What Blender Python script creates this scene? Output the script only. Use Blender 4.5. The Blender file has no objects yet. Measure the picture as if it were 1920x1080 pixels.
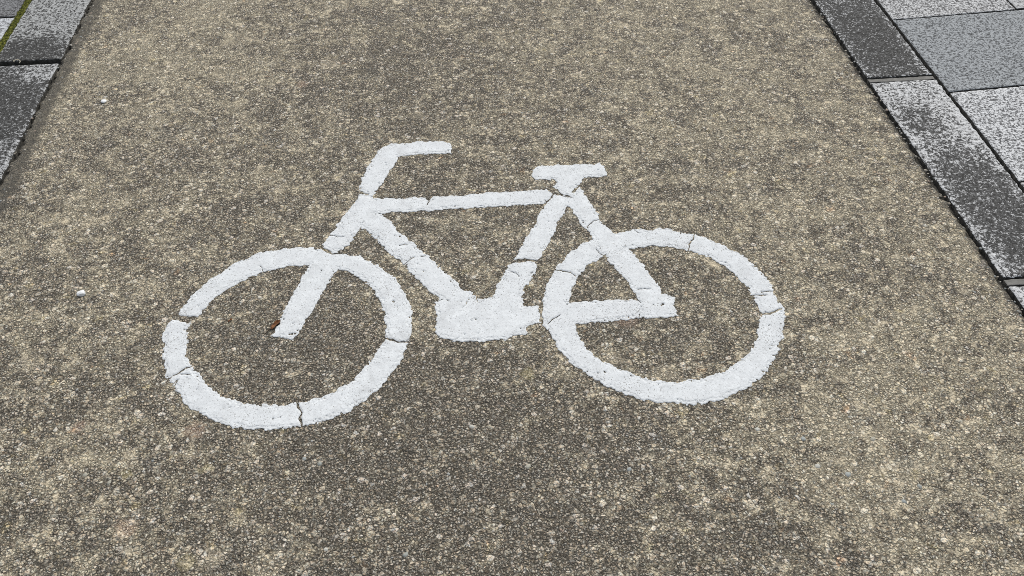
import bpy, bmesh, math, random
import numpy as np
from mathutils import Matrix, Vector
R = math.radians
S = bpy.context.scene
C = S.collection
random.seed(4); rng = np.random.default_rng(11)

# ---------------------------------------------------------------- camera, sky, sun, exposure
cam_d = bpy.data.cameras.new('camera'); cam = bpy.data.objects.new('camera', cam_d); C.objects.link(cam)
cam_d.sensor_width = 36; cam_d.lens = 36 * 1682.3 / 1920; cam_d.clip_start = .05; cam_d.clip_end = 500
cam.matrix_world = Matrix.Translation((0, 0, 1.5)) @ Matrix.Rotation(R(-4.967), 4, 'Z') @ Matrix.Rotation(R(90 - 45.157), 4, 'X') @ Matrix.Rotation(R(-.264), 4, 'Z')
S.camera = cam
w = bpy.data.worlds.new('World'); S.world = w; w.use_nodes = True
wn = w.node_tree.nodes; wl = w.node_tree.links
bg = wn['Background']; sky = wn.new('ShaderNodeTexSky'); sky.sky_type = 'NISHITA'; sky.sun_disc = False
SUN_EL, SUN_AZ = 52, 20                                   # the bright part of the overcast, ahead and a little right
sky.sun_elevation = R(SUN_EL); sky.sun_rotation = R(SUN_AZ); sky.dust_density = 3; sky.air_density = 1
hs = wn.new('ShaderNodeHueSaturation'); hs.inputs['Saturation'].default_value = .45    # cloud cover takes most of the blue out of the sky
wl.new(sky.outputs[0], hs.inputs['Color']); wl.new(hs.outputs[0], bg.inputs[0]); bg.inputs[1].default_value = .11
sd = bpy.data.lights.new('sun', 'SUN'); sd.energy = 1.5; sd.angle = R(14); sd.color = (1, .96, .89)
so = bpy.data.objects.new('sun', sd); C.objects.link(so)
dv = Vector((math.sin(R(SUN_AZ)) * math.cos(R(SUN_EL)), math.cos(R(SUN_AZ)) * math.cos(R(SUN_EL)), math.sin(R(SUN_EL))))
so.rotation_euler = dv.to_track_quat('Z', 'Y').to_euler()
S.view_settings.view_transform = 'Standard'; S.view_settings.look = 'None'
S.view_settings.exposure = 0.30; S.view_settings.gamma = 1
S.render.filter_size = .9; S.cycles.filter_width = .9; S.cycles.use_denoising = False

# ---------------------------------------------------------------- measured layout, metres on the ground
POLYS = {'front_wheel': [[(-0.6396, 1.4764), (-0.6213, 1.528), (-0.5898, 1.5731), (-0.5348, 1.6326), (-0.4731, 1.665), (-0.3987, 1.6755), (-0.3477, 1.6726), (-0.3142, 1.6578), (-0.2796, 1.643), (-0.2338, 1.631), (-0.1878, 1.5926), (-0.1478, 1.5463), (-0.119, 1.4881), (-0.106, 1.4267), (-0.1078, 1.3755), (-0.1178, 1.3331), (-0.1286, 1.2905), (-0.1607, 1.235), (-0.2037, 1.1829), (-0.2459, 1.1548), (-0.2867, 1.1395), (-0.3325, 1.1262), (-0.3915, 1.1236), (-0.4634, 1.133), (-0.5032, 1.1501), (-0.5498, 1.1802), (-0.5891, 1.2144), (-0.6125, 1.2551), (-0.6356, 1.285), (-0.6555, 1.358), (-0.6633, 1.4207), (-0.6568, 1.4513)]], 'rear_wheel': [[(0.3709, 1.6448), (0.4061, 1.6535), (0.4526, 1.6633), (0.4717, 1.6636), (0.4803, 1.6587), (0.5207, 1.6631), (0.5573, 1.6494), (0.5981, 1.6315), (0.6279, 1.6147), (0.6674, 1.5794), (0.7041, 1.5374), (0.7313, 1.4806), (0.74, 1.4398), (0.7389, 1.4063), (0.7483, 1.3707), (0.7372, 1.323), (0.7199, 1.279), (0.7158, 1.2697), (0.6949, 1.2527), (0.6998, 1.2413), (0.691, 1.2281), (0.656, 1.1828), (0.6077, 1.1447), (0.5697, 1.1282), (0.5294, 1.1135), (0.4746, 1.1074), (0.4235, 1.1163), (0.376, 1.1277), (0.3388, 1.1467), (0.3023, 1.1731), (0.2665, 1.2086), (0.2342, 1.2431), (0.212, 1.2898), (0.1987, 1.3372), (0.1873, 1.3742), (0.1934, 1.4277), (0.2074, 1.4842), (0.2371, 1.5397), (0.2764, 1.5909), (0.3197, 1.6258), (0.3396, 1.6338)]], 'handlebar': [[(-0.2435, 1.8868), (-0.2343, 1.9337), (-0.2225, 1.977), (-0.2005, 2.0387), (-0.1818, 2.0729), (-0.1566, 2.0881), (-0.1208, 2.0847), (-0.0736, 2.0904), (-0.0129, 2.0846), (0.0089, 2.0674), (0.01, 2.025), (-0.0283, 2.0261), (-0.0784, 2.0272), (-0.135, 2.0264), (-0.1387, 2.0146), (-0.1489, 1.9819), (-0.166, 1.9435), (-0.1826, 1.9014), (-0.2043, 1.8565), (-0.217, 1.8643), (-0.2313, 1.8745)]], 'head_tube': [[(-0.241, 1.8732), (-0.2486, 1.8474), (-0.2585, 1.8159), (-0.2789, 1.7785), (-0.2974, 1.7419), (-0.3067, 1.7144), (-0.326, 1.6824), (-0.3218, 1.6663), (-0.3021, 1.6509), (-0.2801, 1.6527), (-0.2586, 1.6721), (-0.249, 1.697), (-0.2328, 1.7338), (-0.2016, 1.7849), (-0.1801, 1.8085), (-0.2043, 1.8543), (-0.2226, 1.8648)]], 'top_tube': [[(-0.2167, 1.851), (-0.1694, 1.8466), (-0.1249, 1.8424), (-0.0914, 1.8458), (-0.0678, 1.8392), (-0.0583, 1.8252), (-0.0439, 1.8436), (0.0225, 1.8395), (0.0456, 1.8396), (0.1022, 1.8453), (0.1769, 1.8427), (0.2522, 1.8446), (0.2666, 1.8232), (0.2587, 1.8041), (0.2395, 1.7841), (0.1799, 1.7865), (0.0978, 1.7845), (0.0482, 1.787), (-0.0662, 1.7849), (-0.147, 1.7862), (-0.1825, 1.7832), (-0.2085, 1.7898)]], 'down_tube': [[(-0.2293, 1.8024), (-0.1825, 1.7853), (-0.1517, 1.7468), (-0.1354, 1.7104), (-0.1037, 1.6714), (-0.0686, 1.6194), (-0.0362, 1.5746), (0.0029, 1.5159), (0.0123, 1.49), (0.0345, 1.4826), (0.0442, 1.4572), (0.0351, 1.4288), (-0.0113, 1.4382), (-0.0363, 1.4629), (-0.0689, 1.4976), (-0.0908, 1.5355), (-0.1121, 1.565), (-0.1183, 1.5879), (-0.1235, 1.5903), (-0.167, 1.6421), (-0.1864, 1.6792), (-0.2192, 1.7224), (-0.2328, 1.7338)]], 'seat_tube': [[(0.2708, 1.8228), (0.2583, 1.8008), (0.2337, 1.7695), (0.2162, 1.7372), (0.2115, 1.7116), (0.1825, 1.6625), (0.1624, 1.6209), (0.1416, 1.5806), (0.1704, 1.5817), (0.1982, 1.5734), (0.2101, 1.5865), (0.2341, 1.6338), (0.2617, 1.6997), (0.2816, 1.7374), (0.2985, 1.7656), (0.3169, 1.7877), (0.3154, 1.8075), (0.2912, 1.8164)], [(0.1396, 1.5732), (0.1549, 1.5699), (0.1711, 1.5759), (0.1903, 1.5722), (0.1979, 1.5583), (0.1916, 1.5366), (0.1754, 1.5052), (0.1577, 1.4808), (0.152, 1.4611), (0.149, 1.4181), (0.0804, 1.4245), (0.078, 1.4592), (0.0955, 1.4972), (0.1129, 1.5329), (0.1267, 1.5594)]], 'chain_case': [[(-0.0551, 1.456), (-0.0363, 1.4629), (-0.01, 1.4675), (0.0442, 1.4572), (0.078, 1.4592), (0.1145, 1.4628), (0.152, 1.4611), (0.1521, 1.4247), (0.1867, 1.4238), (0.1833, 1.3713), (0.1527, 1.3577), (0.1471, 1.3387), (0.1212, 1.3315), (0.099, 1.324), (0.072, 1.3297), (0.0431, 1.3244), (0.0111, 1.3258), (-0.016, 1.3315), (-0.044, 1.3453), (-0.0542, 1.3607), (-0.0516, 1.3882), (-0.0541, 1.4235)]], 'front_fork': [[(-0.3446, 1.6452), (-0.3553, 1.6045), (-0.3732, 1.5457), (-0.4, 1.4668), (-0.408, 1.4215), (-0.4207, 1.3852), (-0.4111, 1.3779), (-0.3739, 1.3696), (-0.3605, 1.3796), (-0.3513, 1.4162), (-0.3293, 1.4669), (-0.3087, 1.526), (-0.2823, 1.5872), (-0.2763, 1.6254)]], 'saddle': [[(0.2239, 1.9254), (0.2389, 1.9429), (0.2947, 1.9447), (0.3548, 1.9438), (0.3914, 1.9428), (0.4126, 1.9468), (0.4215, 1.9292), (0.4256, 1.883), (0.3906, 1.8817), (0.3618, 1.8821), (0.3526, 1.8692), (0.3254, 1.8332), (0.3154, 1.8075), (0.2915, 1.8186), (0.2716, 1.8518), (0.2837, 1.8802), (0.2327, 1.8862), (0.2202, 1.9047)]], 'seat_stay': [[(0.2973, 1.7982), (0.3157, 1.8097), (0.3406, 1.8453), (0.3507, 1.8264), (0.3565, 1.7992), (0.3669, 1.757), (0.3759, 1.7264), (0.3733, 1.7099), (0.3861, 1.688), (0.4025, 1.6559), (0.4294, 1.5959), (0.4408, 1.5649), (0.4574, 1.5219), (0.4738, 1.4629), (0.4799, 1.4375), (0.5043, 1.4212), (0.497, 1.3603), (0.456, 1.3592), (0.41, 1.3634), (0.4142, 1.4244), (0.4146, 1.44), (0.3951, 1.4937), (0.3779, 1.5359), (0.3626, 1.5809), (0.3474, 1.6319), (0.3381, 1.668), (0.3209, 1.7086), (0.3049, 1.7658), (0.2936, 1.7704)]], 'chain_stay': [[(0.236, 1.4306), (0.2588, 1.4276), (0.3004, 1.4263), (0.3589, 1.4243), (0.4142, 1.4244), (0.4206, 1.3928), (0.41, 1.3634), (0.3632, 1.3595), (0.3082, 1.3564), (0.2624, 1.3557), (0.2275, 1.3639)]]}
HOLES = {'front_wheel': [(-0.6059, 1.4465), (-0.6111, 1.4191), (-0.6036, 1.4022), (-0.6048, 1.3658), (-0.5974, 1.3341), (-0.5826, 1.3129), (-0.5602, 1.278), (-0.5379, 1.2482), (-0.5087, 1.2225), (-0.472, 1.2036), (-0.4321, 1.1915), (-0.38, 1.188), (-0.3284, 1.1917), (-0.2783, 1.2097), (-0.2357, 1.239), (-0.2105, 1.2723), (-0.1881, 1.3084), (-0.1698, 1.349), (-0.1667, 1.3924), (-0.1707, 1.4327), (-0.181, 1.4765), (-0.2017, 1.5225), (-0.2368, 1.5619), (-0.2718, 1.5818), (-0.3136, 1.6006), (-0.355, 1.6082), (-0.4021, 1.607), (-0.4558, 1.5972), (-0.4929, 1.5786), (-0.5286, 1.553), (-0.564, 1.5227), (-0.58, 1.4896), (-0.5901, 1.46)], 'rear_wheel': [(0.4303, 1.5938), (0.4793, 1.599), (0.5256, 1.5908), (0.5701, 1.5749), (0.599, 1.5568), (0.6268, 1.5351), (0.6489, 1.5086), (0.6682, 1.4736), (0.6812, 1.4364), (0.6874, 1.3954), (0.6908, 1.3507), (0.6689, 1.3047), (0.6547, 1.2723), (0.6362, 1.2456), (0.6077, 1.2205), (0.5664, 1.1941), (0.5292, 1.1813), (0.4901, 1.1731), (0.448, 1.1712), (0.4039, 1.1811), (0.3657, 1.1994), (0.3287, 1.2267), (0.3021, 1.2505), (0.2773, 1.2806), (0.2663, 1.3196), (0.2617, 1.3557), (0.2581, 1.391), (0.2599, 1.4318), (0.2691, 1.4713), (0.2915, 1.5125), (0.3227, 1.5485), (0.3619, 1.5733), (0.3983, 1.5852)]}
CRACKS = [([(-0.3495, 1.1922), (-0.3438, 1.1749), (-0.3384, 1.162), (-0.3418, 1.1486), (-0.3334, 1.1236)], 3.4), ([(-0.1782, 1.353), (-0.1639, 1.3533), (-0.1497, 1.3471), (-0.1367, 1.3396), (-0.1177, 1.3394), (-0.1036, 1.3365)], 4.5), ([(-0.6601, 1.4699), (-0.6319, 1.4589), (-0.6067, 1.4516), (-0.5738, 1.4552)], 17), ([(-0.6386, 1.2706), (-0.6236, 1.2868), (-0.6102, 1.2945), (-0.5931, 1.3079), (-0.5784, 1.3156)], 2.6), ([(-0.6263, 1.2448), (-0.6189, 1.26), (-0.6078, 1.2736)], 2.2), ([(-0.613, 1.258), (-0.6073, 1.2706)], 1.5), ([(-0.6037, 1.2894), (-0.5854, 1.2877)], 1.6), ([(-0.4717, 1.6154), (-0.4593, 1.5938)], 1.8), ([(-0.316, 1.7153), (-0.3066, 1.7124), (-0.273, 1.7032)], 2), ([(-0.2542, 1.8923), (-0.2398, 1.8798), (-0.2283, 1.8698), (-0.2143, 1.8685)], 3.5), ([(-0.1247, 1.5904), (-0.1104, 1.6042), (-0.0999, 1.6146)], 1.5), ([(-0.0818, 1.6129), (-0.0646, 1.6228)], 1.6), ([(-0.1336, 1.6565), (-0.1231, 1.6614), (-0.1099, 1.6621)], 1.6), ([(0.0118, 1.4309), (0.0173, 1.4424), (0.0243, 1.4573)], 1.1), ([(0.0423, 1.4661), (0.0437, 1.4486)], 1.5), ([(0.1303, 1.5703), (0.1552, 1.5727), (0.1728, 1.5796), (0.1928, 1.572), (0.203, 1.5579)], 3.2), ([(0.1302, 1.5405), (0.1439, 1.5355), (0.149, 1.5222)], 1.6), ([(0.2733, 1.8314), (0.262, 1.8081), (0.2491, 1.794)], 1.5), ([(0.268, 1.8342), (0.2778, 1.8221), (0.2906, 1.812), (0.3176, 1.8029)], 2.2), ([(0.3178, 1.825), (0.3295, 1.8373), (0.3426, 1.8496)], 3.2), ([(0.3362, 1.6824), (0.3464, 1.6959), (0.3574, 1.7052), (0.379, 1.7115)], 1.9), ([(0.3464, 1.5998), (0.3511, 1.5877), (0.3635, 1.575)], 1.8), ([(0.2292, 1.5386), (0.2566, 1.5305), (0.2742, 1.527), (0.2849, 1.5113)], 2.2), ([(0.2457, 1.428), (0.2609, 1.43)], 1.6), ([(0.1982, 1.3633), (0.213, 1.3752), (0.2304, 1.3869)], 2.0), ([(0.6017, 1.6352), (0.5922, 1.6121), (0.5793, 1.5975), (0.5714, 1.5748)], 3.0), ([(0.7099, 1.416), (0.7258, 1.418), (0.7457, 1.4162)], 2.0), ([(0.6821, 1.4081), (0.7173, 1.4065)], 2.6), ([(0.6841, 1.3446), (0.712, 1.3504), (0.7415, 1.3611)], 4.0), ([(0.4222, 1.4535), (0.4413, 1.4535), (0.4541, 1.454)], 1.5), ([(0.414, 1.4436), (0.4154, 1.4242), (0.4214, 1.4098)], 1.4), ([(0.1917, 1.4347), (0.189, 1.411), (0.1876, 1.3875), (0.1889, 1.3675)], 4.5), ([(-0.0634, 1.8454), (-0.0584, 1.823), (-0.0615, 1.8102)], 2.6), ([(-0.3335, 1.6752), (-0.3195, 1.6603), (-0.3004, 1.644), (-0.2771, 1.6447)], 3.2), ([(-0.1997, 1.6824), (-0.1837, 1.673)], 1.2), ([(-0.0476, 1.4571), (-0.0326, 1.4626)], 1.5), ([(0.2637, 1.2133), (0.2747, 1.1946)], 1.2), ([(-0.0219, 1.3321), (-0.0037, 1.3399)], 1.0), ([(0.4526, 1.6633), (0.466, 1.6479)], 1.4)]
PITS = [((-0.3752, 1.3858), 4.0), ((-0.3811, 1.3863), 3), ((-0.3693, 1.3868), 3), ((-0.3641, 1.3961), 2.2), ((-0.1488, 1.4665), 3.5), ((-0.3983, 1.4338), 2.2), ((0.472, 1.4), 4), ((0.4676, 1.3969), 2.5), ((0.4496, 1.4003), 2), ((0.3053, 1.2124), 3.2), ((0.29, 1.2109), 2.2), ((0.2678, 1.2174), 2), ((0.2463, 1.2299), 2), ((-0.1335, 1.6921), 3), ((-0.2526, 2.0181), 2.2), ((-0.1706, 1.9887), 2), ((-0.1736, 1.9986), 2), ((0.3595, 1.197), 2.4), ((0.0377, 1.3915), 2), ((0.0086, 1.7972), 2.4)]
SPOTS = {'chip': (-1.0106, 2.378), 'stone': (-0.8782, 1.5591), 'leaf': [(-0.4352, 1.3833), (-0.422, 1.4047), (-0.4082, 1.4231)], 'leaf2': (-0.5232, 1.4355), 'curl': (-1.3291, 2.621), 'big': [(0.6766, 1.0037), (0.6836, 0.9394), (0.8156, 0.9909), (-0.2923, 1.0333), (-0.3247, 1.0488), (0.5901, 1.0354), (-0.7486, 1.0507), (0.6825, 0.8532), (0.8208, 0.8462), (-0.2715, 0.8463), (0.116, 0.9894), (0.8645, 0.8752), (0.7357, 0.9137), (0.0118, 1.0956), (-0.6976, 1.0278), (-0.1257, 0.8223), (0.3133, 0.965)], 'tint': [((-0.5517, 1.1372), 0.04, (0.66, 0.47, 0.36)), ((-0.7897, 1.1699), 0.03, (0.66, 0.47, 0.36)), ((-0.7629, 1.0893), 0.035, (0.72, 0.66, 0.5)), ((-0.6457, 0.9245), 0.04, (0.66, 0.47, 0.36)), ((-0.5484, 1.0822), 0.03, (0.72, 0.66, 0.5)), ((-0.4405, 0.9303), 0.035, (0.72, 0.66, 0.5)), ((-0.4318, 2.4188), 0.035, (0.66, 0.47, 0.36)), ((-0.6052, 2.3281), 0.04, (0.72, 0.66, 0.5)), ((-0.839, 2.5584), 0.05, (0.72, 0.66, 0.5)), ((-0.6832, 2.6898), 0.06, (0.72, 0.66, 0.5)), ((-0.3487, 2.5273), 0.07, (0.72, 0.66, 0.5)), ((-0.6653, 1.043), 0.025, (0.62, 0.56, 0.28)), ((-0.5162, 1.0416), 0.025, (0.62, 0.56, 0.28)), ((0.3798, 1.3596), 0.05, (0.66, 0.47, 0.36)), ((0.3308, 1.2524), 0.04, (0.72, 0.66, 0.5)), ((-1.0314, 1.8461), 0.05, (0.72, 0.66, 0.5)), ((-0.4727, 0.8436), 0.04, (0.72, 0.66, 0.5)), ((-0.0858, 2.2233), 0.04, (0.72, 0.66, 0.5)), ((-0.5201, 0.8427), 0.03, (0.62, 0.56, 0.28)), ((0.4374, 1.1972), 0.05, (0.72, 0.66, 0.5)), ((-0.9346, 1.3548), 0.05, (0.72, 0.66, 0.5)), ((0.8203, 0.9943), 0.05, (0.72, 0.66, 0.5)), ((0.1402, 1.2248), 0.03, (0.62, 0.56, 0.28))]}

# ---------------------------------------------------------------- helpers
def link(o, parent=None):
    C.objects.link(o); o.parent = parent; return o
def tag(o, label=None, cat=None, group=None, kind=None):
    if label: o['label'] = label
    if cat: o['category'] = cat
    if group: o['group'] = group
    if kind: o['kind'] = kind
    return o
def npmesh(name, V, F, mat, parent=None, smooth=False):
    """V (n,3) array; F list of faces or (m,k) array"""
    me = bpy.data.meshes.new(name)
    V = np.asarray(V, np.float32)
    if isinstance(F, np.ndarray):
        m, k = F.shape
        me.vertices.add(len(V)); me.vertices.foreach_set('co', V.ravel())
        me.loops.add(m * k); me.loops.foreach_set('vertex_index', F.ravel().astype(np.int32))
        me.polygons.add(m); me.polygons.foreach_set('loop_start', np.arange(0, m * k, k, dtype=np.int32))
        me.polygons.foreach_set('loop_total', np.full(m, k, np.int32)); me.update(calc_edges=True)
    else:
        me.from_pydata(V.tolist(), [], F); me.update()
    me.validate()
    if smooth: me.polygons.foreach_set('use_smooth', np.ones(len(me.polygons), bool))
    me.materials.append(mat)
    return link(bpy.data.objects.new(name, me), parent)

def hash2(ix, iy, s):
    n = (ix.astype(np.int64) * 374761393 + iy.astype(np.int64) * 668265263 + s * 1274126177) & 0xffffffff
    n = ((n ^ (n >> 13)) * 1274126177) & 0xffffffff
    return ((n ^ (n >> 16)) & 0xffffff) / float(0xffffff)
def vnoise(x, y, sc, s=0):
    x = np.asarray(x, float) / sc; y = np.asarray(y, float) / sc
    ix, iy = np.floor(x), np.floor(y); fx, fy = x - ix, y - iy
    fx, fy = fx * fx * (3 - 2 * fx), fy * fy * (3 - 2 * fy)
    a, b, c, d = hash2(ix, iy, s), hash2(ix + 1, iy, s), hash2(ix, iy + 1, s), hash2(ix + 1, iy + 1, s)
    return (a * (1 - fx) + b * fx) * (1 - fy) + (c * (1 - fx) + d * fx) * fy - .5

class NT:
    """small wrapper that writes node maths"""
    def __init__(s, name, rough=.9, spec=.3):
        s.m = bpy.data.materials.new(name); s.m.use_nodes = True; s.n = s.m.node_tree.nodes; s.l = s.m.node_tree.links
        s.b = s.n['Principled BSDF']; s.b.inputs['Roughness'].default_value = rough; s.b.inputs['Specular IOR Level'].default_value = spec
        s.co = s.n.new('ShaderNodeTexCoord').outputs['Object']
    def put(s, sock, v):
        if hasattr(v, 'node'): s.l.new(v, sock)
        elif isinstance(v, (tuple, list)) and len(v) == 3 and sock.type == 'RGBA': sock.default_value = (*v, 1)
        else: sock.default_value = v
    def math(s, op, a, b=0., c=None, clamp=False):
        n = s.n.new('ShaderNodeMath'); n.operation = op; n.use_clamp = clamp
        s.put(n.inputs[0], a); s.put(n.inputs[1], b)
        if c is not None: s.put(n.inputs[2], c)
        return n.outputs[0]
    def add(s, a, b): return s.math('ADD', a, b)
    def sub(s, a, b): return s.math('SUBTRACT', a, b)
    def mul(s, a, b): return s.math('MULTIPLY', a, b)
    def mx(s, a, b): return s.math('MAXIMUM', a, b)
    def mn(s, a, b): return s.math('MINIMUM', a, b)
    def ramp(s, v, lo, hi, a=0., b=1.):
        n = s.n.new('ShaderNodeMapRange'); n.interpolation_type = 'SMOOTHSTEP'
        s.put(n.inputs[0], v); n.inputs[1].default_value = lo; n.inputs[2].default_value = hi; n.inputs[3].default_value = a; n.inputs[4].default_value = b
        return n.outputs[0]
    def mix(s, f, a, b, op='MIX'):
        n = s.n.new('ShaderNodeMix'); n.data_type = 'RGBA'; n.blend_type = op
        s.put(n.inputs[0], f); s.put(n.inputs[6], a); s.put(n.inputs[7], b); return n.outputs[2]
    def noise(s, sc, det=3, rough=.5, co=None, col=False, dist=0):
        n = s.n.new('ShaderNodeTexNoise'); n.inputs['Scale'].default_value = sc; n.inputs['Detail'].default_value = det; n.inputs['Roughness'].default_value = rough
        n.inputs['Distortion'].default_value = dist
        s.put(n.inputs['Vector'], co or s.co); return n.outputs['Color' if col else 'Fac']
    def off(s, dx, dy, dz=0, co=None):
        n = s.n.new('ShaderNodeVectorMath'); n.operation = 'ADD'; s.put(n.inputs[0], co or s.co); n.inputs[1].default_value = (dx, dy, dz); return n.outputs[0]
    def warp(s, sc, amt, co=None):
        c = s.noise(sc, 2, .5, co, True); a = s.n.new('ShaderNodeVectorMath'); a.operation = 'SUBTRACT'; s.put(a.inputs[0], c); a.inputs[1].default_value = (.5, .5, .5)
        b = s.n.new('ShaderNodeVectorMath'); b.operation = 'SCALE'; s.put(b.inputs[0], a.outputs[0]); b.inputs['Scale'].default_value = amt
        d = s.n.new('ShaderNodeVectorMath'); d.operation = 'ADD'; s.put(d.inputs[0], co or s.co); s.put(d.inputs[1], b.outputs[0]); return d.outputs[0]
    def vor(s, sc, co=None, feat='F1', out='Distance', rnd=1.):
        n = s.n.new('ShaderNodeTexVoronoi'); n.feature = feat; n.inputs['Scale'].default_value = sc; n.inputs['Randomness'].default_value = rnd
        s.put(n.inputs['Vector'], co or s.co); return n.outputs[out] if out else n
    def cr(s, f, stops, interp='LINEAR'):
        n = s.n.new('ShaderNodeValToRGB'); e = n.color_ramp.elements; n.color_ramp.interpolation = interp
        while len(e) < len(stops): e.new(.5)
        for el, (p, c) in zip(e, stops): el.position = p; el.color = (*c, 1)
        s.put(n.inputs[0], f); return n.outputs[0]
    def sep(s, v):
        n = s.n.new('ShaderNodeSeparateXYZ'); s.put(n.inputs[0], v); return n.outputs
    def blob(s, x, y, r, co=None):
        X, Y, Z = s.sep(co or s.co)
        a = s.sub(X, x); b = s.sub(Y, y); d = s.math('SQRT', s.add(s.mul(a, a), s.mul(b, b)))
        return s.ramp(d, 0, r, 1, 0)
    def bump(s, h, dist, strength=1.):
        n = s.n.new('ShaderNodeBump'); n.inputs['Strength'].default_value = strength; n.inputs['Distance'].default_value = dist
        s.put(n.inputs['Height'], h); s.l.new(n.outputs[0], s.b.inputs['Normal'])
    def done(s, col, rough=None):
        s.put(s.b.inputs['Base Color'], col)
        if rough is not None: s.put(s.b.inputs['Roughness'], rough)
        return s.m

# ---------------------------------------------------------------- materials
def mat_path():
    t = NT('worn_buff_asphalt', .85, .35)
    wco = t.warp(90, .005)
    v1 = t.vor(96, wco, out=None); v2 = t.vor(160, wco, out=None); v3 = t.vor(280, t.co, out=None)
    e1 = t.vor(96, wco, 'DISTANCE_TO_EDGE'); e2 = t.vor(160, wco, 'DISTANCE_TO_EDGE')
    r1 = t.sep(v1.outputs['Color']); r2 = t.sep(v2.outputs['Color']); r3 = t.sep(v3.outputs['Color'])
    # which places show big stones
    big = t.ramp(r1[0], .70, .74)
    pal = [(0, (.07, .063, .052)), (.20, (.20, .183, .148)), (.42, (.38, .352, .275)), (.66, (.54, .505, .41)), (.86, (.68, .65, .56)), (.97, (.80, .78, .72))]
    c2 = t.cr(r2[1], pal); c1 = t.cr(r1[1], pal); c3 = t.cr(r3[1], pal)
    fine = t.mix(.42, c2, c3)
    st = t.mix(t.mul(big, .75), fine, c1)
    hue = t.ramp(t.noise(150, 2, .7, t.off(12, 12)), .38, .62); st = t.mix(1., st, t.mix(hue, (.92, 1.0, 1.05), (1.10, .985, .88)), 'MULTIPLY')
    # dark binder in the joints between stones
    j2 = t.ramp(e2, .03, .24, 1, 0); j1 = t.ramp(e1, .02, .16, 1, 0)
    joint = t.mx(t.mul(j2, t.sub(1., big)), t.mul(j1, .9))
    # buff coat left on the surface (broad patches)
    pa = t.noise(4.5, 5, .62); pb = t.noise(17, 4, .6, t.off(3, 1)); pc = t.noise(55, 3, .6, t.off(9, 4))
    wear = t.add(t.add(t.mul(t.sub(pa, .5), 1.7), t.mul(t.sub(pb, .5), 2.9)), t.mul(t.sub(pc, .5), 2.6))
    wblob = t.warp(5, .45)
    for x, y, r, a in WEAR:
        q = t.mul(t.blob(x, y, r * 1.15, wblob), a * .6); wear = t.add(wear, q)
    coat = t.ramp(wear, -.95, 1.0)
    st = t.mix(t.ramp(coat, .25, 1, 0, .42), st, t.mix(t.noise(120, 3), (.46, .43, .33), (.74, .70, .57)))
    st = t.mix(t.ramp(coat, 0, .45, .62, 0), st, t.mix(.62, (.12, .114, .105), st))
    st = t.mix(t.mul(joint, t.ramp(coat, .2, 1, .9, .68)), st, (.040, .037, .028))
    # patches of hue: sandy yellow, pink, cool grey
    h1 = t.ramp(t.noise(26, 4, .6, t.off(5, 5)), .60, .72); h2 = t.ramp(t.noise(22, 4, .6, t.off(15, 2)), .64, .74); h3 = t.ramp(t.noise(12, 4, .6, t.off(1, 12)), .55, .70)
    for (x, y), r_, cc in SPOTS['tint']:
        bl_ = t.ramp(t.add(t.blob(x, y, r_, t.warp(30, .03)), t.mul(t.sub(t.noise(150, 2, .6), .5), .8)), .25, .8); st = t.mix(t.mul(bl_, .22), st, cc)
    h4 = t.mul(t.ramp(t.noise(32, 5, .68, t.off(8, 3), dist=.5), .53, .68), t.ramp(coat, .25, .7)); st = t.mix(t.mul(h4, .66), st, t.mix(t.noise(170, 2, .7), (.42, .375, .285), (.80, .73, .57))); st = t.mix(t.mul(h1, .7), st, (1.20, 1.14, .86), 'MULTIPLY'); st = t.mix(t.mul(h2, .7), st, (1.42, 1.08, .86), 'MULTIPLY'); st = t.mix(t.mul(h3, .6), st, (.86, .90, .98), 'MULTIPLY')
    sh = t.noise(210, 2, .7, t.off(6, 6)); st = t.mix(t.ramp(sh, .36, .5, .55, 0), st, (.35, .34, .32), 'MULTIPLY'); st = t.mix(t.ramp(sh, .55, .68, 0, .5), st, (.75, .71, .60))
    pit = t.ramp(t.noise(120, 2, .75, t.off(14, 3)), .30, .37, 1, 0); st = t.mix(t.mul(pit, .75), st, (.04, .037, .03))
    # lone bright grit
    v4 = t.vor(150, t.off(2, 7), out=None); g = t.sep(v4.outputs['Color'])
    grit = t.mul(t.ramp(g[0], .955, .96), t.ramp(v4.outputs['Distance'], .22, .34, 1, 0))
    st = t.mix(t.mul(grit, .35), st, (.55, .53, .47))
    rid = t.math('ABSOLUTE', t.sub(t.noise(48, 3, .7, t.off(4, 9), dist=.6), .5)); rid = t.mul(t.ramp(rid, 0, .035, 1, 0), t.ramp(t.noise(21, 3, .6, t.off(3, 8)), .42, .6))
    st = t.mix(t.mul(rid, .5), st, (.055, .05, .04))
    st = t.mix(1., st, t.mix(t.ramp(coat, .15, .85), (1.05, 1.01, .98), (1.31, 1.255, 1.15)), 'MULTIPLY')
    # dark band of trapped dirt along each kerb, ragged
    X, Y, Z = t.sep(t.co)
    dl = t.sub(X, -1.195); dr = t.sub(1.285, X)
    rag = t.mul(t.sub(t.noise(38, 4, .65), .5), .05)
    bl = t.ramp(t.add(dl, rag), .030, .055, 1, 0); br = t.ramp(t.add(dr, rag), .004, .022, 1, 0)
    st = t.mix(t.mul(t.mx(bl, br), .80), st, t.mix(t.noise(300, 2), (.045, .043, .035), (.12, .11, .09)))
    h = t.add(t.mul(t.sub(1., j2), .5), t.add(t.mul(t.mul(t.ramp(v1.outputs['Distance'], 0, .6, 1, 0), big), 1.0), t.mul(t.noise(700, 2), .35)))
    h = t.add(h, t.mul(r2[2], .5)); h = t.mul(h, t.ramp(h4, 0, 1, 1, .5))
    t.bump(h, .0035, .9)
    return t.done(t.mul and st)

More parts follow.
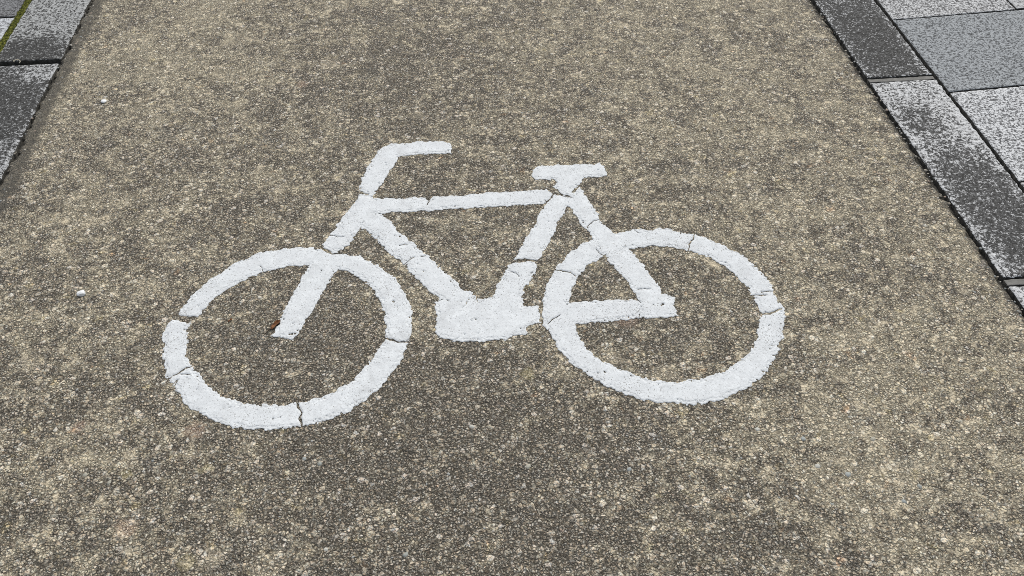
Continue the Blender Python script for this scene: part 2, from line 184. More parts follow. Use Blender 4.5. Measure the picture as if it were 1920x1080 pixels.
def mat_paint():
    t = NT('white_road_marking', .75, .3)
    n1 = t.noise(30, 4, .6); n2 = t.noise(300, 3, .65); n3 = t.noise(9, 3, .5, t.off(4, 4))
    c = t.mix(t.ramp(n1, .3, .75), (.66, .69, .70), (.76, .795, .805))
    wear = t.add(t.ramp(n3, .45, .75, 0, .14), t.mul(t.sub(t.noise(60, 3, .6, t.off(7, 7)), .5), .25))
    pits = t.ramp(t.add(n2, t.mul(wear, .40)), .61, .68)
    c = t.mix(t.mul(pits, .85), c, (.20, .19, .17))
    dirt = t.ramp(t.noise(110, 4, .7, t.off(2, 0)), .55, .75)
    c = t.mix(t.mul(dirt, .35), c, (.40, .40, .385)); gr = t.noise(230, 2, .7, t.off(1, 5)); c = t.mix(t.ramp(gr, .35, .65, .22, 0), c, (.36, .37, .37))
    scuff = t.ramp(t.noise(16, 5, .7, t.off(5, 1), dist=1.), .56, .70); c = t.mix(t.mul(scuff, .28), c, (.42, .43, .43))
    h = t.sub(t.add(t.mul(t.noise(160, 3, .6), .6), t.mul(t.noise(520, 2), .3)), t.mul(pits, .8))
    t.bump(h, 0.0013, .4)
    return t.done(c)

def mat_granite(name, light, dark, grime, edge=.03, L=.87, W=.21, seed=0., spk=125, thr=.5, tint=(.035, .034, .031), gblobs=()):
    """speckled exposed granite with a crust of black lichen held off the arrises"""
    t = NT(name, .85, .3)
    co = t.off(seed * 3.1, seed * 1.7)
    n = t.noise(spk, 2, .75, t.warp(spk * .6, .007, co)); n2 = t.noise(spk * 2.1, 2, .6, co)
    mask = t.add(t.mul(t.sub(t.noise(7, 5, .65, co), .5), 1.0), t.mul(t.sub(t.noise(35, 4, .65, co), .5), 1.5))
    for x, y, r, a in gblobs: mask = t.add(mask, t.mul(t.blob(x, y, r), a))
    X, Y, Z = t.sep(t.co)
    ex = t.sub(W / 2, t.math('ABSOLUTE', X)); 
    rim = t.ramp(t.add(ex, t.mul(t.sub(t.noise(60, 3, .6, co), .5), .02)), .002, edge, 1, 0)
    g = t.add(t.mul(t.ramp(mask, -.6, .8), grime), t.mul(rim, -.55)) if edge else t.mul(t.ramp(mask, -.35, .4), grime)
    v = t.add(t.mul(n, .75), t.mul(n2, .25))
    v = t.sub(v, t.mul(g, .105))
    f = t.ramp(v, thr - .05, thr + .045)
    mid = tuple(.88 * a + .12 * b for a, b in zip(dark, light)); dk = t.mix(t.ramp(t.noise(spk * 1.3, 3, .75, t.off(11, 2)), .42, .60), tuple(q * .6 for q in dark), mid)
    lt = t.mix(t.ramp(t.noise(spk * 1.2, 3, .75, t.off(1, 21)), .36, .60), tuple(q * .72 for q in light), tuple(q * 1.22 for q in light))
    c = t.mix(f, dk, lt)
    c = t.mix(t.mul(t.ramp(g, .3, 1), .22), c, tint)
    c = t.mix(t.ramp(t.noise(spk * .9, 1, .5, t.off(3, 3)), .66, .72, 0, .55), c, (light[0] * 1.1, light[1] * 1.1, light[2] * 1.1))
    t.bump(t.add(n, t.mul(n2, .4)), .0025, .8)
    return t.done(c)

def mat_plain(name, a, b, sc=60, rough=.85, bmp=.001, bs=200):
    t = NT(name, rough)
    c = t.mix(t.ramp(t.noise(sc, 4, .6), .35, .65), a, b)
    t.bump(t.noise(bs, 3, .6), bmp, .8)
    return t.done(c)

# broad worn (negative) and coated (positive) areas of the path: x, y, radius, amount
WEAR = [(-.15, 1.0, .55, -.55), (.15, .85, .5, -.5), (-.38, 1.4, .34, -.55), (.47, 1.39, .34, -.35), (.0, 1.75, .3, -.35), (-.2, 2.45, .5, -.35), (-.12, 1.15, .3, -.3),
        (-.95, 2.5, .55, .5), (-.75, 2.9, .5, .35), (-.95, 1.75, .4, .2), (.8, 2.6, .8, .35), (1.0, 1.8, .55, .35), (.95, 1.15, .5, .45), (.85, .85, .4, .3), (-.75, .95, .3, .15), (.55, 2.0, .4, .1)]

M_PATH = mat_path(); M_PAINT = mat_paint()
M_BED = mat_plain('wet_black_joint_dirt', (.03, .03, .026), (.085, .08, .068), 120, .9, .004, 300)
M_MORTAR = mat_plain('smooth_grey_mortar', (.15, .148, .135), (.21, .205, .19), 40, .8, .0008, 250)
M_MOSS = mat_plain('green_moss', (.06, .072, .014), (.20, .205, .035), 90, .95, .002, 500)
M_QUARTZ = mat_plain('white_quartz', (.74, .76, .76), (.86, .87, .86), 150, .5, .001, 200)
M_LEAF = mat_plain('dead_brown_leaf', (.075, .030, .012), (.24, .10, .035), 150, .7, .0008, 300)
M_TWIG = mat_plain('dark_dry_stem', (.025, .018, .012), (.06, .045, .03), 150, .8, .0005, 300)
M_CURL = mat_plain('pale_dry_stem', (.36, .33, .25), (.50, .47, .38), 150, .8, .0005, 300)

# ---------------------------------------------------------------- setting: ground, joint bed, path
PXL, PXR = -1.196, 1.281
def sheet(name, x0, x1, y0, y1, z, mat):
    o = npmesh(name, [(x0, y0, z), (x1, y0, z), (x1, y1, z), (x0, y1, z)], [(0, 1, 2, 3)], mat); return tag(o, kind='structure')
def mat_ground():
    t = NT('plain_earth', .95)
    return t.done(t.mix(t.noise(3, 5), (.10, .09, .065), (.20, .18, .13)))
sheet('ground', -120, 120, -120, 120, -.06, mat_ground())
sheet('joint_bed', -6, 6, -4, 14, -.013, M_BED)

ys = np.arange(-4, 14.001, .25)
ys = np.unique(np.round(np.concatenate([ys, np.arange(.3, 3.6, .003)]), 4))
xl = PXL + .012 * vnoise(ys, ys * 0, .06, 1) + .010 * vnoise(ys, ys * 0, .014, 2) + .006 * vnoise(ys, ys * 0, .006, 3)
xr = PXR + .008 * vnoise(ys, ys * 0, .07, 5) + .012 * vnoise(ys, ys * 0, .016, 6) + .008 * vnoise(ys, ys * 0, .007, 7)
o_ = np.ones_like(ys)
cols = [(xl - .004, -.0125 * o_), (xl - .001, -.006 * o_), (xl + .004, -.0012 * o_), (xl + .012, 0 * o_)]
for fx in (-.6, 0, .6): cols.append((fx * o_, 0 * o_))
cols += [(xr - .012, 0 * o_), (xr - .004, -.0012 * o_), (xr + .001, -.006 * o_), (xr + .007, -.0125 * o_)]
V = np.stack([np.stack([c[0], ys, c[1]], 1) for c in cols], 1).reshape(-1, 3)
nc = len(cols); i, j = np.meshgrid(np.arange(len(ys) - 1), np.arange(nc - 1), indexing='ij'); a = (i * nc + j).ravel()
F = np.stack([a, a + 1, a + nc + 1, a + nc], 1)
tag(npmesh('cycle_path', V, F, M_PATH), kind='structure')

# exposed stones standing a little proud of the path surface
def stone_cloud(pts, name, mat_fn, kind='stuff'):
    base = []
    ico = bmesh.new(); bmesh.ops.create_icosphere(ico, subdivisions=1, radius=1)
    bv = np.array([v.co[:] for v in ico.verts]); bf = np.array([[v.index for v in f.verts] for f in ico.faces]); ico.free()
    n = len(pts); V = np.zeros((n, len(bv), 3)); colv = np.zeros((n, len(bv), 4)); 
    for q, (x, y, r, c) in enumerate(pts):
        sx, sy, sz = r * rng.uniform(.75, 1.25), r * rng.uniform(.75, 1.25), r * rng.uniform(.35, .55)
        a = rng.uniform(0, 6.28); p = bv * (1 + rng.uniform(-.18, .18, (len(bv), 1))) * (sx, sy, sz)
        V[q, :, 0] = x + p[:, 0] * math.cos(a) - p[:, 1] * math.sin(a); V[q, :, 1] = y + p[:, 0] * math.sin(a) + p[:, 1] * math.cos(a); V[q, :, 2] = p[:, 2] - sz * .55
        colv[q, :] = (*c, 1)
    F = (bf[None] + (np.arange(n) * len(bv))[:, None, None]).reshape(-1, 3)
    me_o = npmesh(name, V.reshape(-1, 3), F, mat_fn)
    at_ = me_o.data.color_attributes.new('tone', 'FLOAT_COLOR', 'POINT'); at_.data.foreach_set('color', colv.ravel().astype(np.float32))
    return me_o
def mat_stones():
    t = NT('mixed_stone', .7, .35)
    n = t.n.new('ShaderNodeAttribute'); n.attribute_name = 'tone'
    c = t.mix(t.noise(350, 3, .6), t.mix(.3, n.outputs['Color'], (.1, .09, .07)), n.outputs['Color'])
    t.bump(t.noise(400, 2), .001, .7); return t.done(c)
M_STONES = mat_stones()
tones = [(.34, .31, .25), (.27, .245, .20), (.38, .35, .29), (.44, .42, .37), (.23, .22, .19), (.29, .31, .30), (.37, .29, .23), (.18, .17, .15), (.38, .39, .37)]
pts = []
for _ in range(2600):
    y = .6 + 2.6 * rng.random() ** 1.15; x = rng.uniform(-1.15, 1.24)
    pts.append((x, y, .0016 + .0026 * rng.random() ** 2.5, tones[rng.integers(len(tones))]))
for q, (x, y) in enumerate(SPOTS['big']):
    pts.append((x, y, .0062 + .002 * rng.random(), [(.36, .39, .38), (.56, .56, .50), (.42, .41, .34), (.34, .36, .33)][q % 4]))
for _ in range(500):    # grit loosened along the two ragged edges
    s = rng.random() < .5; y = rng.uniform(.6, 3.2)
    pts.append(((PXL + rng.uniform(-.012, .03)) if s else (PXR + rng.uniform(-.02, .010)), y, .002 + .003 * rng.random(), tones[rng.integers(len(tones))]))
tag(stone_cloud(pts, 'exposed_aggregate', M_STONES), 'small stones and grit showing through the worn path surface', kind='stuff')

# ---------------------------------------------------------------- the painted bicycle, thick cracked marking
G = .0013
x0, x1, y0, y1 = -.72, .82, 1.02, 2.30
gx = np.arange(x0, x1, G); gy = np.arange(y0, y1, G); GX, GY = np.meshgrid(gx, gy)      # [row=y, col=x]
def sdf_poly(P, X, Y):
    P = np.array(P); d = np.full(X.shape, 1e9); ins = np.zeros(X.shape, bool)
    for (ax, ay), (bx, by) in zip(P, np.roll(P, -1, 0)):
        ex, ey = bx - ax, by - ay; wx, wy = X - ax, Y - ay
        tt = np.clip((wx * ex + wy * ey) / (ex * ex + ey * ey + 1e-12), 0, 1)
        d = np.minimum(d, (wx - ex * tt) ** 2 + (wy - ey * tt) ** 2)
        c = (ay > Y) != (by > Y)
        if ey != 0: ins ^= c & (X < ax + ex * (Y - ay) / ey)
    d = np.sqrt(d); return np.where(ins, d, -d)
def dist_line(P, X, Y):
    d = np.full(X.shape, 1e9)
    for (ax, ay), (bx, by) in zip(P[:-1], P[1:]):
        ex, ey = bx - ax, by - ay; wx, wy = X - ax, Y - ay
        tt = np.clip((wx * ex + wy * ey) / (ex * ex + ey * ey + 1e-12), 0, 1)
        d = np.minimum(d, (wx - ex * tt) ** 2 + (wy - ey * tt) ** 2)
    return np.sqrt(d)
def win(P, m):
    P = np.array(P); a, b = P.min(0) - m, P.max(0) + m
    return (slice(max(0, int((a[1] - y0) / G)), int((b[1] - y0) / G) + 1), slice(max(0, int((a[0] - x0) / G)), int((b[0] - x0) / G) + 1))
names = list(POLYS); fields = []
for nm in names:
    f = np.full(GX.shape, -.05)
    for P in POLYS[nm]:
        s = win(P, .03); f[s] = np.maximum(f[s], sdf_poly(P, GX[s], GY[s]))
    if nm in HOLES:
        s = win(HOLES[nm], .0); s = win(POLYS[nm][0], .03); f[s] = np.minimum(f[s], -sdf_poly(HOLES[nm], GX[s], GY[s]))
    fields.append(f)
Fd = np.stack(fields)
U = Fd.max(0)
# ragged, grain-sized edge
U = U + .0050 * vnoise(GX, GY, .020, 20) + .0058 * vnoise(GX, GY, .0085, 21) + .0046 * vnoise(GX, GY, .0042, 22) - .0006
CW = GX + .004 * vnoise(GX, GY, .012, 30) + .002 * vnoise(GX, GY, .005, 31); CH = GY + .004 * vnoise(GX, GY, .012, 32) + .002 * vnoise(GX, GY, .005, 33)
cr_d = np.full(GX.shape, 1.)
for P, wmm in CRACKS:
    s = win(P, .02)
    cr_d[s] = np.minimum(cr_d[s], dist_line(P, CW[s], CH[s]) - (wmm if wmm > 3 else wmm * .72) * .0005 * (1 + 1.1 * vnoise(GX[s], GY[s], .011, 40)) - .0003)
pp = [(x, y, r * .0008) for (x, y), r in PITS]
for _ in range(420): pp.append((rng.uniform(x0, x1), rng.uniform(y0, y1), .0008 + .0012 * rng.random() ** 3))
for (x, y, r) in pp:
    s = win([(x, y)], .008); cr_d[s] = np.minimum(cr_d[s], np.hypot(GX[s] - x, GY[s] - y) - r * (1 + .6 * vnoise(GX[s], GY[s], .002, 50)))
# flakes lost near the edges
fl = vnoise(GX, GY, .0035, 60) + .6 * vnoise(GX, GY, .007, 61)
flake = np.where(U < .009, .0030 * (.52 - fl) , 1.)
D = np.minimum(np.minimum(U, cr_d), flake + .0 * U)
hgt = .0022 * (1 - np.exp(-np.clip(D, 0, 1) / .0013)) + .0006 * vnoise(GX, GY, .012, 70) * np.clip(D / .004, 0, 1) + .00015 * vnoise(GX, GY, .004, 71) * np.clip(D / .004, 0, 1)
hgt = np.where(D > 0, hgt, 0) + .0004

def contour_mesh(D, name, parent):
    """marching squares: keep the part of every grid cell where D > 0; heights from hgt, rim drops to the path"""
    ny, nx = D.shape; idx = -np.ones(D.shape, np.int64); ins = D > 0
    idx[ins] = np.arange(ins.sum())
    Vv = [np.stack([GX[ins], GY[ins], hgt[ins]], 1)]; nv = int(ins.sum())
    ch = ins[:, :-1] != ins[:, 1:]; cv = ins[:-1] != ins[1:]
    def cross(m, A, B, fa, fb, ca, cb, ha, hb):
        t_ = np.clip(fa[m] / (fa[m] - fb[m]), .02, .98)
        q = np.stack([A[m] + (ca[m] - A[m]) * t_, B[m] + (cb[m] - B[m]) * t_, np.where(DU_edge(m, A, B, t_, fa, fb), 0, 0) + ha[m] * (1 - t_) + hb[m] * t_], 1); return q
    def DU_edge(m, *a): return np.zeros(int(m.sum()), bool)
    hi = -np.ones(ch.shape, np.int64); hi[ch] = nv + np.arange(ch.sum())
    Vv.append(cross(ch, GX[:, :-1], GY[:, :-1], D[:, :-1], D[:, 1:], GX[:, 1:], GY[:, 1:], hgt[:, :-1], hgt[:, 1:])); nv += int(ch.sum())
    vi = -np.ones(cv.shape, np.int64); vi[cv] = nv + np.arange(cv.sum())
    Vv.append(cross(cv, GX[:-1], GY[:-1], D[:-1], D[1:], GX[1:], GY[1:], hgt[:-1], hgt[1:])); nv += int(cv.sum())
    V = np.concatenate(Vv); faces = []
    c4 = [ins[:-1, :-1], ins[:-1, 1:], ins[1:, 1:], ins[1:, :-1]]
    full = c4[0] & c4[1] & c4[2] & c4[3]; r, c = np.nonzero(full)
    faces += np.stack([idx[r, c], idx[r, c + 1], idx[r + 1, c + 1], idx[r + 1, c]], 1).tolist()
    part = (c4[0] | c4[1] | c4[2] | c4[3]) & ~full
    for r, c in zip(*np.nonzero(part)):
        cc = [(r, c), (r, c + 1), (r + 1, c + 1), (r + 1, c)]; ee = [hi[r, c], vi[r, c + 1], hi[r + 1, c], vi[r, c]]
        f = []
        for q in range(4):
            if ins[cc[q]]: f.append(int(idx[cc[q]]))
            if ins[cc[q]] != ins[cc[(q + 1) % 4]]: f.append(int(ee[q]))
        if len(f) >= 3: faces.append(f)
    return npmesh(name, V, faces, M_PAINT, parent, True)

bike = link(bpy.data.objects.new('bicycle_marking', None)); bike.location = (0, 0, 0)
tag(bike, 'white painted bicycle symbol, cracked and worn, on the brown cycle path', 'road marking')
order = np.argsort(-Fd, axis=0)
top = np.take_along_axis(Fd, order[:1], 0)[0]; sec = np.take_along_axis(Fd, order[1:2], 0)[0]
for q, nm in enumerate(names):
    other = np.where(order[0] == q, sec, top)
    g = np.where(Fd[q] > -.03, np.minimum(D, Fd[q] - other), -.01)
    g = np.where(g == 0, 1e-7, g)
    o = contour_mesh(g, nm, bike)
del Fd, order, top, sec

# ---------------------------------------------------------------- kerb stones, slabs
def block(name, P, z0, z1, mat, label, cat, group, bev=.003, nz=.0018, seed=0, parent=None, step=.004, origin=None):
    """a slab or kerb stone with a chipped arris: polygon corners P (ccw, 4), top at z1; origin at the middle of its base"""
    P = np.array(P); c = P.mean(0) if origin is None else np.array(origin)
    nu = max(2, int(np.linalg.norm(P[1] - P[0]) / step)); nv = max(2, int(np.linalg.norm(P[3] - P[0]) / step))
    u = np.linspace(0, 1, nu + 1); v = np.linspace(0, 1, nv + 1); Ug, Vg = np.meshgrid(u, v)
    Q = ((1 - Ug)[..., None] * (1 - Vg)[..., None] * P[0] + Ug[..., None] * (1 - Vg)[..., None] * P[1] + Ug[..., None] * Vg[..., None] * P[2] + (1 - Ug)[..., None] * Vg[..., None] * P[3])
    lu, lv = np.linalg.norm(P[1] - P[0]), np.linalg.norm(P[3] - P[0])
    de = np.minimum(np.minimum(Ug, 1 - Ug) * lu, np.minimum(Vg, 1 - Vg) * lv)
    X, Y = Q[..., 0], Q[..., 1]
    # ragged outline: pull the rim in by noise
    inw = np.clip(1 - de / .012, 0, 1) * (.5 + vnoise(X, Y, .012, 80 + seed) + .6 * vnoise(X, Y, .005, 81 + seed)) * nz * 2.2
    cen = P.mean(0); dx = np.where(np.minimum(Ug, 1 - Ug) * lu <= de + 1e-9, np.sign(.5 - Ug), 0); dy = np.where(np.minimum(Vg, 1 - Vg) * lv <= de + 1e-9, np.sign(.5 - Vg), 0)
    X2 = X + dx * inw; Y2 = Y + dy * inw
    Z = z1 - bev * np.exp(-de / (bev * .9)) * (.8 + .8 * vnoise(X, Y, .02, 82 + seed)) + .0009 * vnoise(X, Y, .005, 83 + seed) + .0015 * vnoise(X, Y, .05, 84 + seed)
    Vt = np.stack([X2 - c[0], Y2 - c[1], Z - z0], -1).reshape(-1, 3); n1 = nu + 1
    i, j = np.meshgrid(np.arange(nv), np.arange(nu), indexing='ij'); a = (i * n1 + j).ravel()
    F = [np.stack([a, a + 1, a + n1 + 1, a + n1], 1)]
    ring = np.concatenate([np.arange(nu), np.arange(nv) * n1 + nu, nv * n1 + np.arange(nu, 0, -1), np.arange(nv, 0, -1) * n1])
    low = Vt[ring].copy(); low[:, 2] = 0; base = len(Vt); k = np.arange(len(ring)); kn = (k + 1) % len(ring)
    F.append(np.stack([ring[k], base + k, base + kn, ring[kn]], 1))
    o = npmesh(name, np.concatenate([Vt, low]), np.concatenate(F), mat, parent)
    o.data.materials.append(M_BED); nf = len(F[0]); mi = np.zeros(len(o.data.polygons), np.int32); mi[nf:] = 1; o.data.polygons.foreach_set('material_index', mi)
    o.location = (c[0], c[1], z0)
    if label: tag(o, label, cat, group)
    return o
def rect(xa, xb, ya, yb): return [(xa, ya), (xb, ya), (xb, yb), (xa, yb)]

LT, DK = (.53, .54, .54), (.055, .055, .055)
KR = (1.2925, 1.5020)
gk = 'kerb stones along the cycle path'
block('kerb_stone', rect(KR[0], KR[1], 2.286, 3.13), -.05, .002,
      mat_granite('granite_far', LT, (.04, .04, .037), 1.15, .040, seed=1, gblobs=[(0, -.15, .35, .7), (0, -.38, .2, .35)], thr=.50),
      'dark kerb stone at top right with a whitish rim on both long edges', 'kerb stone', gk, seed=1)
block('kerb_stone', rect(KR[0], KR[1], 1.409, 2.262), -.05, .002,
      mat_granite('granite_middle', LT, (.05, .05, .048), 1.0, .045, seed=2, gblobs=[(0, -.12, .34, .7), (-.02, -.28, .2, .5), (.01, .40, .16, -.6), (.08, .2, .2, -.5), (-.03,.22,.13,.6)], thr=.48),
      'right kerb stone between two mortar joints, pale at its far end and blackened nearer', 'kerb stone', gk, seed=2)
block('kerb_stone', rect(KR[0], KR[1], .54, 1.383), -.05, .002,
      mat_granite('granite_near', LT, (.05, .05, .048), .7, .03, seed=3, thr=.47, gblobs=[(0, .4, .2, -.5)]),
      'nearest right kerb stone, only its speckled corner at the right edge of the view', 'kerb stone', gk, seed=3)
KL = (-1.407, -1.200)
block('kerb_stone', rect(KL[0], KL[1], 2.634, 3.48), -.05, .003,
      mat_granite('granite_left_far', (.36, .37, .365), (.04, .04, .038), 1.15, .012, seed=4, thr=.485, gblobs=[(0, -.36, .16, .8), (0, -.1, .3, -.9)]),
      'left kerb stone beside the moss, pale grey fading to dark at its near joint', 'kerb stone', gk, seed=4)
block('kerb_stone', rect(KL[0], KL[1], 1.75, 2.612), -.05, .003,
      mat_granite('granite_left_near', (.42, .43, .43), (.04, .04, .038), 1.05, .02, seed=5, thr=.495, gblobs=[(0, .2, .4, .55), (.06, .38, .09, -1.2), (-.02, -.3, .25, -.6)]),
      'black lichened left kerb stone flecked with white, below the joint with the pale curl', 'kerb stone', gk, seed=5)
gm = 'mortar joints between the right kerb stones'
block('mortar_joint', rect(1.2935, 1.501, 2.2645, 2.2835), -.05, -.0005, M_MORTAR, 'smooth grey mortar strip across the right kerb, far one', 'mortar joint', gm, bev=.001, nz=.0006, seed=6, step=.003)
block('mortar_joint', rect(1.2935, 1.501, 1.3855, 1.4065), -.05, -.0005, M_MORTAR, 'smooth grey mortar strip across the right kerb, near one at the edge of view', 'mortar joint', gm, bev=.001, nz=.0006, seed=7, step=.003)

gs = 'granite paving slabs right of the kerb'
SX = 1.5075
def sl(ya, yb, xa, xb, sk=.062): return [(xa, ya + (xa - SX) * sk), (xb, ya + (xb - SX) * sk), (xb, yb + (xb - SX) * sk), (xa, yb + (xb * 0 + xa - SX) * sk)]
gran_w = lambda nm, s, l, d, th, g=.35: mat_granite(nm, l, d, g, 0, seed=s, spk=130, thr=th, tint=(.2, .2, .2))
block('paving_slab', sl(2.6225, 3.045, SX, 1.950), -.04, .004, gran_w('slab_granite_far', 6, (.52, .53, .53), (.11, .11, .11), .475), 'pale speckled slab at top right, meeting the dark kerb stone', 'paving slab', gs, seed=8, bev=.0015, nz=.001, step=.006)
block('paving_slab', sl(2.6265, 3.045, 1.9545, 2.40), -.04, .004, gran_w('slab_granite_corner', 7, (.46, .47, .47), (.15, .15, .15), .44), 'pale slab showing only as a small triangle in the top right corner', 'paving slab', gs, seed=9, bev=.0015, nz=.001, step=.006)
block('paving_slab', sl(2.1865, 2.6195, SX, 2.15), -.04, .004, gran_w('slab_granite_blue', 8, (.32, .34, .35), (.085, .091, .095), .47, .2), 'darker blue-grey slab between two paler slabs', 'paving slab', gs, seed=10, bev=.0015, nz=.001, step=.006)
block('paving_slab', sl(1.7555, 2.182, SX, 1.95), -.04, .004, gran_w('slab_granite_white', 9, (.58, .595, .60), (.10, .102, .105), .475), 'whitish coarse speckled slab on the right, below the blue-grey slab', 'paving slab', gs, seed=11, bev=.0015, nz=.001, step=.006)
block('paving_slab', sl(1.320, 1.751, SX, 1.95), -.04, .004, gran_w('slab_granite_near', 12, (.52, .53, .53), (.12, .12, .12), .455), 'nearest pale slab, only a sliver at the right edge of the view', 'paving slab', gs, seed=12, bev=.0015, nz=.001, step=.006)
gl = 'paving slabs left of the kerb'
block('paving_slab', rect(-1.87, -1.428, 2.934, 3.37), -.04, .001, gran_w('slab_granite_left_dark', 13, (.20, .205, .21), (.06, .06, .06), .47, .4), 'dark grey slab in the top left corner beside the moss', 'paving slab', gl, seed=13, bev=.0015, nz=.001, step=.006)
block('paving_slab', rect(-1.87, -1.428, 2.49, 2.926), -.04, .001, gran_w('slab_granite_left_pale', 14, (.48, .50, .52), (.13, .135, .14), .44, .3), 'pale bluish slab at the left edge behind the moss strip', 'paving slab', gl, seed=14, bev=.0015, nz=.001, step=.006)

# the footway and kerb go on beyond what the photograph takes in
def mat_pave():
    t = NT('footway_slabs', .85)
    b = t.n.new('ShaderNodeTexBrick'); b.inputs['Scale'].default_value = 1; b.inputs['Brick Width'].default_value = .44; b.inputs['Row Height'].default_value = .435
    b.inputs['Mortar Size'].default_value = .004; t.put(b.inputs['Vector'], t.co); t.put(b.inputs['Color1'], (.22, .23, .24)); t.put(b.inputs['Color2'], (.42, .43, .44)); t.put(b.inputs['Mortar'], (.03, .03, .028))
    c = t.mix(.6, b.outputs[0], t.mix(t.ramp(t.noise(300, 2, .7), .42, .58), (.08, .08, .08), (.7, .7, .7)), 'OVERLAY'); return t.done(c)
M_PAVE = mat_pave()
for nm, xa, xb, ya, yb in (('pavement', 1.5075, 6, 3.08, 14), ('pavement', 1.5075, 6, -4, 1.31), ('pavement', 2.43, 6, 1.33, 3.06), ('pavement', -6, -1.428, 3.38, 14), ('pavement', -6, -1.428, -4, 2.485), ('pavement', -6, -1.876, 2.50, 3.37)):
    sheet(nm, xa, xb, ya, yb, 0, M_PAVE)
M_KG = mat_granite('granite_run', LT, DK, .8, .03, seed=9)
for ya, yb, xa, xb in ((3.14, 14, *KR), (-4, .53, *KR), (3.49, 14, *KL), (-4, 1.74, *KL)):
    o = sheet('kerb', xa, xb, ya, yb, .003, M_KG)

# ---------------------------------------------------------------- moss in the joint, stones, dead leaf
def moss(name, pts, wid, n, label):
    vs, fs = [], []
    ico = bmesh.new(); bmesh.ops.create_icosphere(ico, subdivisions=1, radius=1); bv = [v.co.copy() for v in ico.verts]; bf = [[v.index for v in f.verts] for f in ico.faces]; ico.free()
    for _ in range(n):
        q = random.random() * (len(pts) - 1); k = int(q); a, b = pts[k], pts[k + 1]; f = q - k
        x = a[0] + (b[0] - a[0]) * f + random.gauss(0, wid); y = a[1] + (b[1] - a[1]) * f; r = random.uniform(.0018, .0045); base = len(vs)
        for v in bv: vs.append((x + v.x * r * random.uniform(.8, 1.3), y + v.y * r * random.uniform(.8, 1.3), -.006 + v.z * r * 1.2 + random.uniform(0, .004)))
        fs += [[base + i for i in f_] for f_ in bf]
    return tag(npmesh(name, vs, fs, M_MOSS), label, kind='stuff')
moss('moss', [(-1.4175, 2.60), (-1.4175, 2.8), (-1.4165, 3.0), (-1.415, 3.25)], .0065, 3400, 'yellow-green moss filling the joint behind the left kerb')

def lump(name, loc, dims, mat, label, cat, seed, rot=0, cuts=8, flat=.35):
    """an angular broken stone: an icosphere sliced by random planes, then slightly bevelled"""
    r = random.Random(seed); bm = bmesh.new(); bmesh.ops.create_icosphere(bm, subdivisions=3, radius=1)
    for _ in range(cuts):
        n = Vector((r.gauss(0, 1), r.gauss(0, 1), r.gauss(0, .7))).normalized()
        g = bmesh.ops.bisect_plane(bm, geom=bm.verts[:] + bm.edges[:] + bm.faces[:], plane_co=n * r.uniform(.68, .86), plane_no=n, clear_outer=True)
        bmesh.ops.holes_fill(bm, edges=[e for e in bm.edges if e.is_boundary], sides=0)
    bmesh.ops.triangulate(bm, faces=bm.faces[:])
    for v in bm.verts: v.co = Vector((v.co.x * dims[0], v.co.y * dims[1], max(-.4 * dims[2], v.co.z * dims[2]) + .4 * dims[2]))
    me = bpy.data.meshes.new(name); bm.to_mesh(me); bm.free(); me.materials.append(mat)
    o = link(bpy.data.objects.new(name, me)); o.location = (*loc, .0005); o.rotation_euler.z = rot; return tag(o, label, cat)
lump('pebble', SPOTS['stone'], (.0105, .0105, .0065), M_QUARTZ, 'angular white stone lying on the path left of the front wheel', 'stone', 3, .4)
lump('stone_chip', SPOTS['chip'], (.0088, .0095, .0045), M_QUARTZ, 'small white chip on the path near the dark left kerb stone', 'stone', 8, .2)

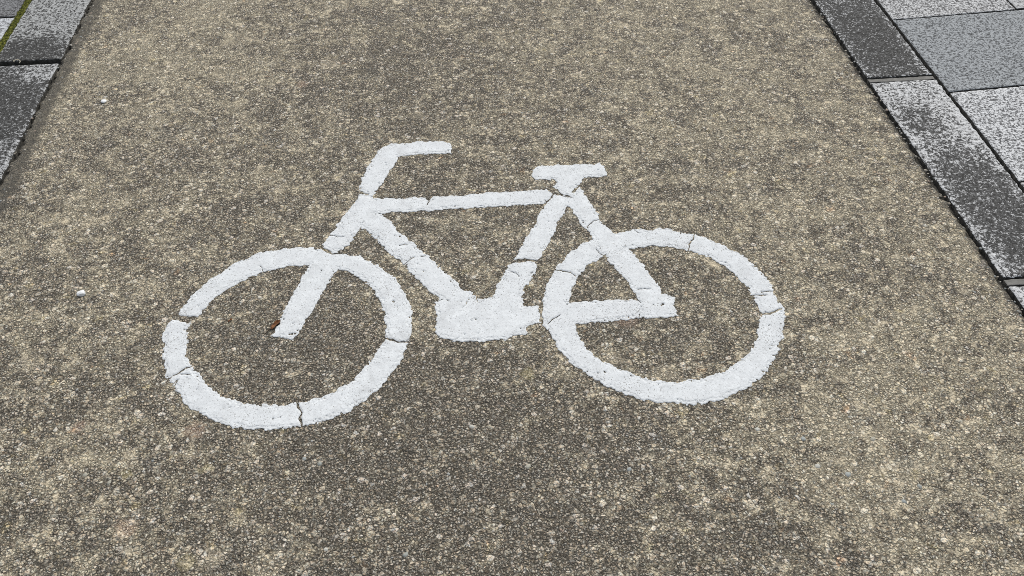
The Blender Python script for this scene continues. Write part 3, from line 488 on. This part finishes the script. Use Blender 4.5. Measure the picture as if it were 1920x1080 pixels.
def tube(P, rad, seg=6):
    vs, fs = [], []
    for k, p in enumerate(P):
        p = Vector(p); d = (Vector(P[min(k + 1, len(P) - 1)]) - Vector(P[max(k - 1, 0)])).normalized(); s = d.cross(Vector((0, 0, 1))).normalized(); u = s.cross(d)
        for q in range(seg):
            a = q * 2 * math.pi / seg; vs.append(tuple(p + (s * math.cos(a) + u * math.sin(a)) * rad[k]))
    for k in range(len(P) - 1):
        for q in range(seg): fs.append((k * seg + q, k * seg + (q + 1) % seg, (k + 1) * seg + (q + 1) % seg, (k + 1) * seg + q))
    fs.append(tuple(range(seg))[::-1]); fs.append(tuple((len(P) - 1) * seg + q for q in range(seg))); return vs, fs
def leaf(loc, ang, L, Wd, curl, label, stem=True):
    root = link(bpy.data.objects.new('dead_leaf', None)); root.location = (*loc, .001); root.rotation_euler.z = ang; tag(root, label, 'leaf')
    nu, nv = 14, 8; vs, fs = [], []
    for i in range(nu + 1):
        a = i / nu; wd = Wd * math.sin(math.pi * a) ** .7 * (1 + .12 * math.sin(9 * a))
        for j in range(nv + 1):
            b = j / nv * 2 - 1; th = b * curl
            vs.append((a * L, math.sin(th) / curl * wd, .001 + (1 - math.cos(th)) / curl * wd + .0012 * math.sin(7 * a + 2 * b)))
    n = nv + 1
    for i in range(nu):
        for j in range(nv): fs.append((i * n + j, i * n + j + 1, (i + 1) * n + j + 1, (i + 1) * n + j))
    b = npmesh('leaf_blade', vs, fs, M_LEAF, root, True); md = b.modifiers.new('s', 'SOLIDIFY'); md.thickness = .0006
    if stem:
        P = [(.002 - k * .004, .0012 * math.sin(k), .0015 + .0004 * k) for k in range(6)]; v, f = tube(P, [.0011, .001, .0009, .0009, .001, .0013]); npmesh('leaf_stem', v, f, M_TWIG, root, True)
    return root
lp = SPOTS['leaf']
a = math.atan2(lp[2][1] - lp[1][1], lp[2][0] - lp[1][0])
leaf((lp[1][0] - .003, lp[1][1] - .001), a, .033, .0075, 1.1, 'small curled brown dead leaf against the tip of the front fork')
leaf(SPOTS['leaf2'], .9, .012, .003, 1.2, 'tiny reddish leaf scrap on the asphalt inside the front wheel', False)

cx, cy = SPOTS['curl']
P = [(cx + .0085 * math.cos(t), cy + .0095 * math.sin(t), .006 + .0005 * k) for k, t in enumerate(np.linspace(-.6, 4.2, 16))]
v, f = tube(P, [.0014] * 16); o = npmesh('dry_stem', v, f, M_CURL, None, True); tag(o, 'small pale curled stem lying over the left kerb joint', 'plant stem')
